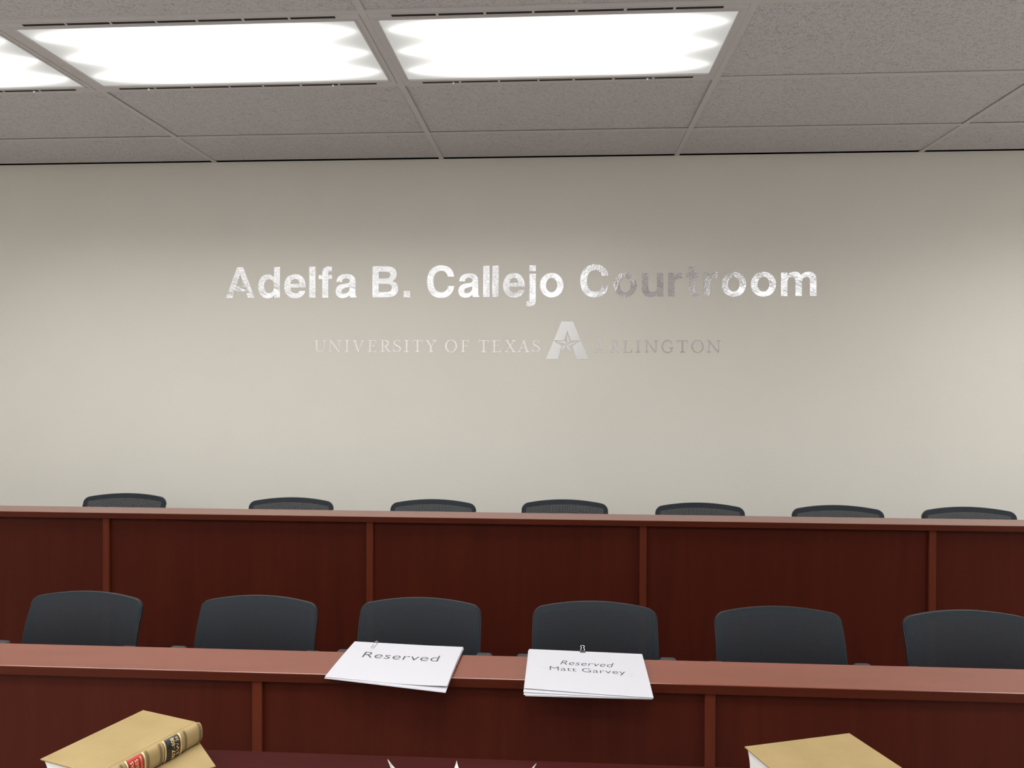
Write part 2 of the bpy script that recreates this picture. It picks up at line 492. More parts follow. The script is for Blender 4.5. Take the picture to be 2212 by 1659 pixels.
def make_chair():
    t = thing('office_chair', '', 'office chair')
    # mesh skin, a slightly bowed sheet wrapped round the frame front
    bm = bmesh.new(); uvl = bm.loops.layers.uv.new('UVMap')
    NU, NV = 44, 22; G = []
    for j in range(NV + 1):
        row = []
        for i in range(NU + 1):
            u = math.sin((-1 + 2 * i / NU) * PI / 2); v = j / NV
            row.append((bm.verts.new(back_pt(u, v, 0)), u * .215, v * .37))
        G.append(row)
    for j in range(NV):
        for i in range(NU):
            q = (G[j][i], G[j][i + 1], G[j + 1][i + 1], G[j + 1][i])
            f = bm.faces.new([a[0] for a in q])
            for lp, a in zip(f.loops, q): lp[uvl].uv = (a[1], a[2])
    obj('mesh_back', bm, M_MESH, t, smooth=True)
    # rigid ring behind the mesh
    A = outline(); B = outline(inset=.021)
    bm = bmesh.new(); N = len(A)
    R = []
    for (u, v), (u2, v2) in zip(A, B):
        R.append([bm.verts.new(back_pt(u, v, .0012)), bm.verts.new(back_pt(u2, v2, .0012)), bm.verts.new(back_pt(u2, v2, .016)), bm.verts.new(back_pt(u, v, .014))])
    for k in range(N):
        a, b = R[k], R[(k + 1) % N]
        for m_ in range(4): bm.faces.new((a[m_], a[(m_ + 1) % 4], b[(m_ + 1) % 4], b[m_]))
    obj('back_frame', bm, M_PLASTIC, t)
    bm = bmesh.new(); add_tube(bm, [back_pt(u, v, .002) for u, v in A], (.0018), 6, True)
    obj('piping', bm, M_PLASTIC, t, smooth=True)
    bm = bmesh.new()
    add_tube(bm, [back_pt(0, .02, .025), (0, .16, .44), (0, .10, .42), (0, .02, .415)], [.014, .022, .024, .02], 10)
    obj('back_bracket', bm, M_PLASTIC, t, smooth=True)
    obj('lumbar_bar', tube([back_pt(u, .18, .014) for u in (-.93, -.6, -.2, .2, .6, .93)], .009, 8), M_PLASTIC, t, smooth=True)
    bm = bmesh.new()
    bmesh.ops.create_grid(bm, x_segments=14, y_segments=12, size=1)
    for v in bm.verts:
        x, y = v.co.x, v.co.y
        k = (abs(x) ** 4 + abs(y) ** 4) ** .25
        mx = max(abs(x), abs(y))
        s = mx / k if k > 0 else 1
        zz = .475 - .02 * (abs(x * s) ** 6) - .03 * max(0, -y) ** 4
        v.co = Vector((x * s * .205, .02 + y * s * .165, zz))
    geo = bmesh.ops.extrude_face_region(bm, geom=bm.faces[:])
    for v in geo['geom']:
        if isinstance(v, bmesh.types.BMVert): v.co.z = .43
    obj('seat', bm, M_SEAT, t, smooth=True)
    obj('seat_pan', box(-.12, .12, -.08, .12, .405, .431, bev=.01), M_PLASTIC, t)
    for s in (-1, 1):
        bm = bmesh.new()
        add_box(bm, s * .226 - .027, s * .226 + .027, -.09, .155, .686, .710, bev=.011, seg=3)
        p = obj('arm_pad', bm, M_ARM, t, smooth=True)
        bm = bmesh.new()
        add_tube(bm, [(s * .12, .02, .418), (s * .19, .02, .417), (s * .228, .03, .44), (s * .238, .035, .50), (s * .234, .04, .69)], [.012, .013, .016, .016, .015], 10)
        obj('arm_post', bm, M_PLASTIC, t, smooth=True)
    bm = bmesh.new(); add_lathe(bm, [(.014, .2), (.014, .41)], n=16); add_lathe(bm, [(.026, .07), (.026, .25)], n=16)
    obj('gas_lift', bm, M_CHROME, t)
    for k in range(5):
        a = PI / 2 + k * 2 * PI / 5
        c, s = math.cos(a), math.sin(a)
        bm = bmesh.new(); add_tube(bm, [(c * .02, s * .02, .10), (c * .10, s * .10, .092), (c * .175, s * .175, .072)], [.022, .018, .013], 10)
        lg = obj('leg', bm, M_PLASTIC, t, smooth=True)
        bm = bmesh.new()
        for q in (-.012, .012):
            add_tube(bm, [(c * .172 + -s * (q - .008), s * .172 + c * (q - .008), .026), (c * .172 - s * (q + .008), s * .172 + c * (q + .008), .026)], .026, 16)
        add_tube(bm, [(c * .172, s * .172, .03), (c * .172, s * .172, .075)], .006, 8)
        obj('caster', bm, M_PLASTIC, lg)
    return t
ch0 = make_chair()
low = [(-1.643, 2.614, 0, 'leftmost mesh chair at the lower desk, left of the Reserved sheets'),
       (-1.028, 2.608, 0, 'second mesh chair from the left at the lower desk'),
       (-.470, 2.622, 0, 'mesh chair at the lower desk behind the paper-clipped Reserved stack'),
       (.113, 2.622, 0, 'mesh chair at the lower desk behind the binder-clipped paper stack'),
       (.713, 2.607, 0, 'second mesh chair from the right at the lower desk'),
       (1.313, 2.610, 0, 'rightmost mesh chair at the lower desk, cut by the right photo edge')]
upr = [(-2.149, 3.776, 'leftmost chair back showing above the upper desk'),
       (-1.290, 3.711, 'second chair back from the left above the upper desk'),
       (-.607, 3.710, 'third chair back from the left above the upper desk'),
       (.018, 3.756, 'middle one of the seven chair backs above the upper desk'),
       (.641, 3.710, 'third chair back from the right above the upper desk'),
       (1.262, 3.690, 'second chair back from the right above the upper desk'),
       (1.841, 3.690, 'rightmost chair back showing above the upper desk')]
turn = [-.05, -.03, 0, 0, .03, .05]
for k, (x, y, _, lab) in enumerate(low):
    o = ch0 if k == 0 else copy_tree(ch0)
    o.location = (x, y - .27, 0); o.rotation_euler.z = turn[k]; o['label'] = lab; o['group'] = 'mesh chairs at the lower desk'
for k, (x, y, lab) in enumerate(upr):
    o = copy_tree(ch0); o.location = (x, y - .27, FU); o.rotation_euler.z = [.06, .03, 0, 0, -.02, -.02, -.03][k]
    o['label'] = lab; o['group'] = 'mesh chairs at the upper desk'

# ------------------------------------------------------------------ wall lettering
H = {
'A': ["M0,0 L276,718 L427,718 L703,0 L545,0 L494,148 L212,148 L160,0 Z M254,268 L452,268 L353,560 Z"],
'B': ["M0,0 L0,718 L330,718 C490,718 572,650 572,540 C572,455 530,402 468,376 C556,352 608,290 608,205 C608,75 520,0 350,0 Z M148,438 L148,595 L300,595 C380,595 424,572 424,516 C424,460 380,438 310,438 Z M148,123 L148,314 L320,314 C410,314 457,284 457,220 C457,155 415,123 330,123 Z"],
'C': ["M640,473 L488,473 C475,555 421,606 333,606 C218,606 151,510 151,359 C151,208 218,112 333,112 C426,112 483,165 494,256 L640,256 C628,95 511,-19 333,-19 C126,-19 0,130 0,359 C0,588 126,737 333,737 C506,737 628,630 640,473 Z"],
'a': ["M350,0 C343,18 339,38 338,58 C290,8 230,-14 165,-14 C65,-14 0,45 0,145 C0,255 75,300 205,317 C310,330 337,345 337,385 C337,422 300,442 250,442 C190,442 160,415 153,360 L17,360 C23,480 115,546 255,546 C395,546 477,490 477,385 L477,110 C477,60 485,35 510,18 L510,0 Z M337,254 C315,238 275,230 230,220 C170,207 140,185 140,148 C140,108 165,90 205,90 C275,90 337,140 337,215 Z"],
'd': ["M516,0 L516,718 L376,718 L376,475 C340,522 290,546 230,546 C95,546 0,435 0,266 C0,97 95,-14 230,-14 C300,-14 345,12 380,65 L380,0 Z M261,428 C335,428 378,370 378,270 C378,170 335,105 261,105 C187,105 143,170 143,266 C143,365 187,428 261,428 Z"],
'e': ["M495,232 L144,232 C149,145 191,96 261,96 C311,96 341,115 354,158 L489,158 C466,50 376,-14 256,-14 C96,-14 0,90 0,265 C0,440 96,546 254,546 C411,546 501,430 495,232 Z M146,322 L350,322 C344,395 311,434 250,434 C188,434 154,395 146,322 Z"],
'l': ["M0,0 L0,718 L140,718 L140,0 Z"],
'f': ["M85,0 L85,432 L0,432 L0,526 L85,526 L85,580 C85,680 137,724 237,724 C262,724 287,722 312,718 L312,610 C299,613 277,614 265,614 C234,614 225,600 225,565 L225,526 L312,526 L312,432 L225,432 L225,0 Z"],
'.': ["M0,0 L0,148 L150,148 L150,0 Z"],
'j': ["M66,532 L206,532 L206,-90 C206,-180 147,-218 47,-218 L0,-214 L0,-104 C52,-106 66,-95 66,-55 Z", "M66,592 L206,592 L206,718 L66,718 Z"],
'u': ["M479,532 L339,532 L339,220 C339,145 299,108 237,108 C174,108 140,140 140,210 L140,532 L0,532 L0,185 C0,55 74,-14 189,-14 C259,-14 309,15 343,68 L343,0 L479,0 Z"],
'r': ["M0,0 L0,532 L136,532 L136,440 C171,510 226,546 309,544 L309,402 C296,404 281,405 266,405 C181,405 140,360 140,280 L140,0 Z"],
't': ["M299,524 L299,424 L210,424 L210,150 C210,112 222,101 260,101 C273,101 287,102 299,105 L299,-4 C275,-8 245,-10 215,-10 C115,-10 70,30 70,125 L70,424 L0,424 L0,524 L70,524 L70,668 L210,668 L210,524 Z"],
'm': ["M0,0 L0,532 L136,532 L136,468 C171,520 226,546 286,546 C351,546 401,520 428,470 C471,520 526,546 591,546 C701,546 762,480 762,365 L762,0 L622,0 L622,330 C622,395 596,425 544,425 C486,425 451,388 451,320 L451,0 L311,0 L311,330 C311,395 286,425 234,425 C176,425 140,388 140,320 L140,0 Z"],
}
def ell(cx, cy, rx, ry, n=40): return [(cx + rx * math.cos(2 * PI * k / n), cy + ry * math.sin(2 * PI * k / n)) for k in range(n)]
HEAD = [('A', -1.7907, -1.6349), ('d', -1.6145, -1.496), ('e', -1.4734, -1.3562), ('l', -1.3372, -1.3034), ('f', -1.2866, -1.2145), ('a', -1.195, -1.0811), ('B', -0.9972, -0.86), ('.', -0.8311, -0.7961), ('C', -0.7071, -0.5633), ('a', -0.5403, -0.4293), ('l', -0.4103, -0.3762), ('l', -0.3619, -0.3289), ('e', -0.3058, -0.1925), ('j', -0.1835, -0.1348), ('o', -0.1142, 0.0092), ('C', 0.0963, 0.2405), ('o', 0.2686, 0.3869), ('u', 0.4132, 0.5231), ('r', 0.547, 0.6185), ('t', 0.6385, 0.7063), ('r', 0.7274, 0.799), ('o', 0.8182, 0.9429), ('o', 0.9664, 1.0935), ('m', 1.1179, 1.2954)]
CAPH = .1635 / 718
VIN = .0016
def put_letter(parent, bm, x, z, m):
    o = obj('letter', bm, m, parent); o.rotation_euler = (PI / 2, 0, 0); o.location = (x, -VIN / 2, z); return o
sign = thing('wall_lettering', 'large bold silver letters reading Adelfa B. Callejo Courtroom on the cream wall', 'wall lettering', (0, YW, 2.0182))
for ch, a, b in HEAD:
    if ch == 'o': groups = [[ell(.272, .266, .272, .280), ell(.272, .266, .130, .164)]]; groups = [[[(x * 1000, y * 1000) for x, y in p] for p in g] for g in groups]
    else: groups = [path(s) for s in H[ch]]
    xs = [p[0] for g in groups for q in g for p in q]
    x0, x1 = min(xs), max(xs); k = (b - a) / (x1 - x0)
    groups = [[[((p[0] - x0) * k, p[1] * CAPH) for p in q] for q in g] for g in groups]
    put_letter(sign, fill_mesh(groups, VIN), a, 0, M_FOIL)

# serif capitals, drawn in a box 100 units tall
TH, TN, SF = 12.5, 5.5, 5.0
def rect(x0, x1, y0, y1): return [[(x0, y0), (x1, y0), (x1, y1), (x0, y1)]]
def stem(x, wd, y0=0, y1=100): return rect(x, x + wd, y0, y1)
def serif(x0, x1, y, up):                         # bracketed foot
    d = 1 if up else -1; m0 = x0 + (x1 - x0) * .3; m1 = x1 - (x1 - x0) * .3
    return [[(x0, y), (x1, y), (x1, y + d * SF * .7), (m1, y + d * SF * 2), (m0, y + d * SF * 2), (x0, y + d * SF * .7)]]
def diag(xb, xt, wd, y0=0, y1=100): return [[(xb, y0), (xb + wd, y0), (xt + wd, y1), (xt, y1)]]
def ring(cx, cy, rx, ry, th, tn):
    return [ell(cx, cy, rx, ry, 44), ell(cx, cy, rx - th, ry - tn, 44)]
def stroke(pts, ws):
    L, R = [], []
    for i, p in enumerate(pts):
        a = pts[max(i - 1, 0)]; b = pts[min(i + 1, len(pts) - 1)]
        dx, dy = b[0] - a[0], b[1] - a[1]; l = math.hypot(dx, dy) or 1; nx, ny = -dy / l, dx / l
        L.append((p[0] + nx * ws[i] / 2, p[1] + ny * ws[i] / 2)); R.append((p[0] - nx * ws[i] / 2, p[1] - ny * ws[i] / 2))
    return [L + R[::-1]]
def bez(p0, p1, p2, p3, n=12, inc0=True):
    return [tuple((1-u)**3*p0[j] + 3*(1-u)**2*u*p1[j] + 3*(1-u)*u*u*p2[j] + u**3*p3[j] for j in (0, 1)) for u in [k / n for k in range(0 if inc0 else 1, n + 1)]]
def taper(n, a, m, b): return [a + (m - a) * math.sin(PI * k / (n - 1)) if k < n / 2 else b + (m - b) * math.sin(PI * k / (n - 1)) for k in range(n)]
def arcp(cx, cy, rx, ry, a0, a1, n=26): return [(cx + rx * math.cos(math.radians(a0 + (a1 - a0) * k / n)), cy + ry * math.sin(math.radians(a0 + (a1 - a0) * k / n))) for k in range(n + 1)]
def G_(ch):
    if ch == 'I': return [stem(14, TH), serif(0, 40, 0, 1), serif(0, 40, 100, 0)]
    if ch == 'L': return [stem(14, TH), serif(0, 40, 100, 0), rect(0, 70, 0, SF), [[(60, 0), (70, 0), (77, 26), (73, 26)]], serif(0, 38, 0, 1)]
    if ch == 'E': return [stem(14, TH), rect(0, 66, 95, 100), rect(0, 70, 0, SF), rect(20, 58, 49, 54), [[(62, 100), (67, 100), (69, 78), (66, 78)]], [[(62, 0), (70, 0), (78, 25), (74, 25)]], [[(55, 41), (58, 41), (58, 62), (55, 62)]]]
    if ch == 'F': return [stem(14, TH), serif(0, 40, 0, 1), rect(0, 66, 95, 100), rect(20, 58, 47, 52), [[(60, 100), (68, 100), (70, 77), (67, 77)]], [[(55, 38), (59, 38), (59, 60), (55, 60)]]]
    if ch == 'T': return [stem(36, TH), serif(20, 65, 0, 1), rect(2, 83, 94, 100), [[(2, 100), (7, 100), (4, 77), (0, 77)]], [[(78, 100), (83, 100), (85, 77), (81, 77)]]]
    if ch == 'N': return [stem(12, TN), serif(0, 30, 0, 1), stem(84, TN), serif(70, 102, 100, 0), diag(78, 6, TH), rect(0, 14, 95, 100)]
    if ch == 'V': return [diag(42, 8, TH), diag(46, 82, TN), serif(0, 32, 100, 0), serif(70, 100, 100, 0)]
    if ch == 'X': return [diag(66, 10, TH), diag(8, 70, TN), serif(0, 28, 0, 1), serif(56, 90, 0, 1), serif(2, 34, 100, 0), serif(58, 86, 100, 0)]
    if ch == 'Y': return [stem(38, TH, 0, 50), serif(22, 66, 0, 1), diag(38, 7, TH, 44, 100), diag(45, 74, TN, 44, 100), serif(0, 30, 100, 0), serif(62, 90, 100, 0)]
    if ch == 'A': return [diag(9, 44, TN), diag(70, 40, TH), rect(24, 70, 35, 40), serif(0, 27, 0, 1), serif(58, 96, 0, 1)]
    if ch == 'U': return [stem(14, TH, 30, 100), serif(0, 40, 100, 0), stem(82, TN, 30, 100), serif(70, 100, 100, 0), stroke(arcp(51, 32, 32, 31, 180, 360), taper(27, TH, 7, TN))]
    if ch == 'O': return [ring(50, 50, 50, 52, 13, 5)]
    if ch == 'G':
        p = arcp(52, 50, 46, 49.5, 42, 318, 40)
        return [stroke(p, taper(41, 5, 13, 6)), stem(80, TH, 6, 40), serif(66, 104, 42, 0), [[(84, 84), (88, 84), (90, 70), (86, 66)]]]
    if ch == 'R':
        p = [(26, 97)] + [(42, 97)] + arcp(44, 73.5, 24, 23.5, 90, -90, 18) + [(26, 50)]
        ws = [5, 5] + taper(19, 5, 12, 5) + [5]
        return [stem(14, TH), serif(0, 40, 0, 1), rect(0, 20, 95, 100), stroke(p, ws), stroke([(40, 50), (58, 24), (72, 8), (88, 1)], [11, 12, 11, 4])]
    if ch == 'S':
        p = bez((52, 84), (46, 104), (8, 102), (9, 76), 12) + bez((9, 76), (10, 52), (55, 52), (55, 27), 14, False) + bez((55, 27), (55, -6), (8, -5), (5, 20), 12, False)
        n = len(p); ws = [5 + 8 * math.exp(-((k - n / 2) / (n * .22)) ** 2) for k in range(n)]
        return [stroke(p, ws), [[(50, 98), (55, 98), (56, 76), (53, 74)]], [[(2, 28), (5, 28), (8, 2), (3, 2)]]]
SER = [('U', -1.3085, -1.2448), ('N', -1.231, -1.1634), ('I', -1.146, -1.1211), ('V', -1.102, -1.0394), ('E', -1.0217, -0.9722), ('R', -0.9548, -0.8994), ('S', -0.8851, -0.8443), ('I', -0.8261, -0.8024), ('T', -0.7834, -0.7286), ('Y', -0.7136, -0.6551), ('O', -0.6098, -0.5464), ('F', -0.5278, -0.4834), ('T', -0.4336, -0.3788), ('E', -0.3638, -0.3137), ('X', -0.296, -0.2361), ('A', -0.2269, -0.1645), ('S', -0.1517, -0.1119), ('A', 0.1687, 0.2304), ('R', 0.2518, 0.2998), ('L', 0.3171, 0.365), ('I', 0.3821, 0.408), ('N', 0.4293, 0.4969), ('G', 0.5146, 0.577), ('T', 0.594, 0.6492), ('O', 0.6666, 0.7304), ('N', 0.7471, 0.8165)]
sign2 = thing('wall_lettering', 'small silver serif line reading University of Texas Arlington around an A emblem', 'wall lettering', (0, YW, 1.7295))
for ch, a, b in SER:
    groups = G_(ch)
    xs = [p[0] for g in groups for q in g for p in q]; x0, x1 = min(xs), max(xs); k = (b - a) / (x1 - x0)
    groups = [[[((p[0] - x0) * k, p[1] * .0630 / 100) for p in q] for q in g] for g in groups]
    put_letter(sign2, fill_mesh(groups, VIN), a, 0, M_FOIL2)
up_ = [(-.0009, 1.8894), (.0596, 1.8894), (.0989, 1.7915), (.048, 1.7915), (.0295, 1.8434), (.0122, 1.7915), (-.0404, 1.7915)]
ll_ = [(-.042, 1.7891), (.0011, 1.762), (-.0193, 1.6942), (-.0808, 1.6942)]
rl_ = [(.1005, 1.7892), (.1398, 1.6942), (.0786, 1.6942), (.0569, 1.7612)]
tips = [(.0296, 1.8227), (.0799, 1.786), (.0586, 1.7285), (-.0011, 1.7277), (-.0253, 1.7867)]
inn = [(.0409, 1.7867), (.0481, 1.7628), (.0291, 1.75), (.0083, 1.7628), (.0186, 1.7867)]
cc = (.0282, 1.77)
def rel(p): return (p[0] - .0295, p[1] - 1.7295)
bm = fill_mesh([[[rel(p) for p in up_]], [[rel(p) for p in ll_]], [[rel(p) for p in rl_]]], VIN)
e = obj('emblem_letter', bm, M_FOIL2, sign2); e.rotation_euler = (PI / 2, 0, 0); e.location = (.0295, -VIN / 2, 0)
lerp = lambda p, q, s: (p[0] + (q[0] - p[0]) * s, p[1] + (q[1] - p[1]) * s)
fac = []
light_half = {0: 0, 4: 4, 1: 1, 3: 3, 2: 2}        # tip -> the inner corner bounding its bright half
for tp, ic in light_half.items(): fac.append([[rel(tips[tp]), rel(inn[ic]), rel(cc)]])
dark_half = {0: 4, 4: 3, 1: 0, 3: 2, 2: 1}         # the other half keeps only a thin rim
for tp, ic in dark_half.items():
    a, b = tips[tp], inn[ic]
    fac.append([[rel(a), rel(b), rel(lerp(b, cc, .10)), rel(lerp(a, cc, .12))]])
o = obj('star', fill_mesh(fac, VIN), M_FOIL2, sign2); o.rotation_euler = (PI / 2, 0, 0); o.location = (.0295, -VIN / 2, 0)

# ------------------------------------------------------------------ paper stacks
def sheet_bm(P, n=16, thick=.0006, bend=None):
    """P: corner points front-left, front-right, rear-right, rear-left (x, y) ; bend(x,y,s,t) -> z"""
    bm = bmesh.new(); g = []
    for j in range(n + 1):
        row = []
        for i in range(n + 1):
            s, t_ = i / n, j / n
            x = (1-s)*(1-t_)*P[0][0] + s*(1-t_)*P[1][0] + s*t_*P[2][0] + (1-s)*t_*P[3][0]
            y = (1-s)*(1-t_)*P[0][1] + s*(1-t_)*P[1][1] + s*t_*P[2][1] + (1-s)*t_*P[3][1]
            row.append(bm.verts.new((x, y, bend(x, y, s, t_))))
        g.append(row)
    fs = [bm.faces.new((g[j][i], g[j][i+1], g[j+1][i+1], g[j+1][i])) for j in range(n) for i in range(n)]
    r = bmesh.ops.extrude_face_region(bm, geom=fs)
    for v in r['geom']:
        if isinstance(v, bmesh.types.BMVert): v.co.z += thick
    return bm
def drape(bm, P, zf, shear=None):
    """lay flat text (already in sheet fractions s,t on x,y) on the sheet"""
    for v in bm.verts:
        s, t_ = v.co.x, v.co.y
        x = (1-s)*(1-t_)*P[0][0] + s*(1-t_)*P[1][0] + s*t_*P[2][0] + (1-s)*t_*P[3][0]
        y = (1-s)*(1-t_)*P[0][1] + s*(1-t_)*P[1][1] + s*t_*P[2][1] + (1-s)*t_*P[3][1]
        v.co = Vector((x, y, zf(x, y, s, t_)))
    return bm
def rise(zfun, dz): return lambda x, y, s, t_: zfun(x, y, s, t_) + dz
ZD = .8175
# left stack: corners relative to the thing's origin
def paper_stack(label, org, base, sheets, words, ghosts=()):
    t = thing('paper_stack', label, 'paper stack', org)
    for off, z0, bend in sheets:
        P = [(p[0] + q[0], p[1] + q[1]) for p, q in zip(base, off)]
        obj('sheet', sheet_bm(P, 16, .0005, rise(bend, z0)), M_PAPER, t, smooth=False)
    P = [(p[0] + q[0], p[1] + q[1]) for p, q in zip(base, sheets[-1][0])]
    zf = rise(sheets[-1][2], sheets[-1][1] + .0008)
    for body, box_, shear, m in words:
        bm = text_mesh(body, 1.0, shear, 1.03, -.010)
        bmesh.ops.triangulate(bm, faces=bm.faces[:])
        fit_box(bm, *box_)
        drape(bm, P, zf)
        obj('printed_word', bm, m, t)
    return t, P, zf
Z4 = [(0, 0)] * 4
def bl(x, y, s, t_): return -.006 * (1 - t_) ** 2 - .006 * s * (1 - t_) ** 3
def bl_top(x, y, s, t_): return bl(x, y, s, t_) + .007 * max(0, s - .45) ** 2 * 3 * (1 - t_) + .005 * max(0, s - .7) * t_
orgL = (-.44, 2.075, ZD)
baseL = [(-.605 + .44, 1.972 - 2.075), (-.283 + .44, 1.917 - 2.075), (-.275 + .44, 2.203 - 2.075), (-.595 + .44, 2.230 - 2.075)]
def flat0(x, y, s, t_): return bl(x, y, s, t_)
stL, PL, zL = paper_stack('white paper stack held by a paper clip, left one on the lower desk', orgL, baseL,
    [([(0, 0), (0, 0), (.002, -.004), (0, 0)], .0065, bl), ([(.001, .002), (0, .003), (.002, -.003), (.001, 0)], .0075, bl),
     ([(0, .004), (.001, .020), (0, 0), (0, .001)], .009, bl_top)],
    [('Reserved', (.175, .838, .545, .70), 0.0, M_INK)])
def on_sheet(P, zf, pts, lift):
    out = []
    for s, t_ in pts:
        x = (1-s)*(1-t_)*P[0][0] + s*(1-t_)*P[1][0] + s*t_*P[2][0] + (1-s)*t_*P[3][0]
        y = (1-s)*(1-t_)*P[0][1] + s*(1-t_)*P[1][1] + s*t_*P[2][1] + (1-s)*t_*P[3][1]
        out.append((x, y, zf(x, y, s, min(t_, 1)) + lift))
    return out
def arc2(cs, ct, r, rt, a0, a1, n=8): return [(cs + r * math.cos(math.radians(a0 + (a1 - a0) * k / n)), ct + rt * math.sin(math.radians(a0 + (a1 - a0) * k / n))) for k in range(n + 1)]
pts = [(.194, .90)] + arc2(.206, .83, .012, .03, 180, 360) + [(.218, .98)] + arc2(.202, 1.0, .016, .03, 0, 180) + [(.186, .92)]
clip = obj('paper_clip', tube(on_sheet(PL, zL, pts, .001), .0007, 6), M_WIRE, stL, smooth=True)

def br(x, y, s, t_): return -.008 * (1 - t_) ** 2
def br_top(x, y, s, t_): return br(x, y, s, t_) + .004 * max(0, .6 - s) * (1 - t_)
orgR = (.07, 2.04, ZD)
baseR = [(-.089 - .07, 1.900 - 2.04), (.223 - .07, 1.893 - 2.04), (.225 - .07, 2.173 - 2.04), (-.090 - .07, 2.190 - 2.04)]
stR, PR, zR = paper_stack('white paper stack held by a small binder clip, right one on the lower desk', orgR, baseR,
    [([(.004, -.003), (-.004, .004), (0, 0), (.004, -.003)], .0085, br), ([(0, 0), (-.002, .002), (.001, 0), (0, -.002)], .0100, br),
     ([(-.001, .010), (0, .001), (0, 0), (.001, 0)], .0115, lambda x, y, s, t_: br(x, y, s, t_) + .0015 * max(0, .6 - s) * (1 - t_)),
     ([(0, .026), (.001, .002), (0, 0), (.003, .001)], .0135, br_top)],
    [('Reserved', (.280, .735, .605, .712), .28, M_INK), ('Matt Garvey', (.193, .819, .420, .545), 0.0, M_INK),
     ('N', (.125, .165, .47, .55), 0.0, M_GHOST), ('y', (.850, .885, .40, .49), 0.0, M_GHOST)])
# binder clip gripping the rear edge
bc = on_sheet(PR, zR, [(.477, .985)], .0)[0]
bm = bmesh.new()
add_box(bm, bc[0] - .0075, bc[0] + .0075, bc[1] - .006, bc[1] + .008, bc[2] - .0085, bc[2] + .0018, bev=.001, seg=1)
cb = obj('binder_clip', bm, M_CLIPB, stR)
w_ = [(-.0055, .004, .002), (-.0045, .009, .0045), (-.003, .013, .007), (-.0055, .017, .009), (-.0035, .020, .0105), (.0035, .020, .0105), (.0055, .017, .009), (.003, .013, .007), (.0045, .009, .0045), (.0055, .004, .002)]
obj('clip_handle', tube([(bc[0] + a, bc[1] + b, bc[2] + c) for a, b, c in w_], .0009, 6), M_WIRE, cb, smooth=True)

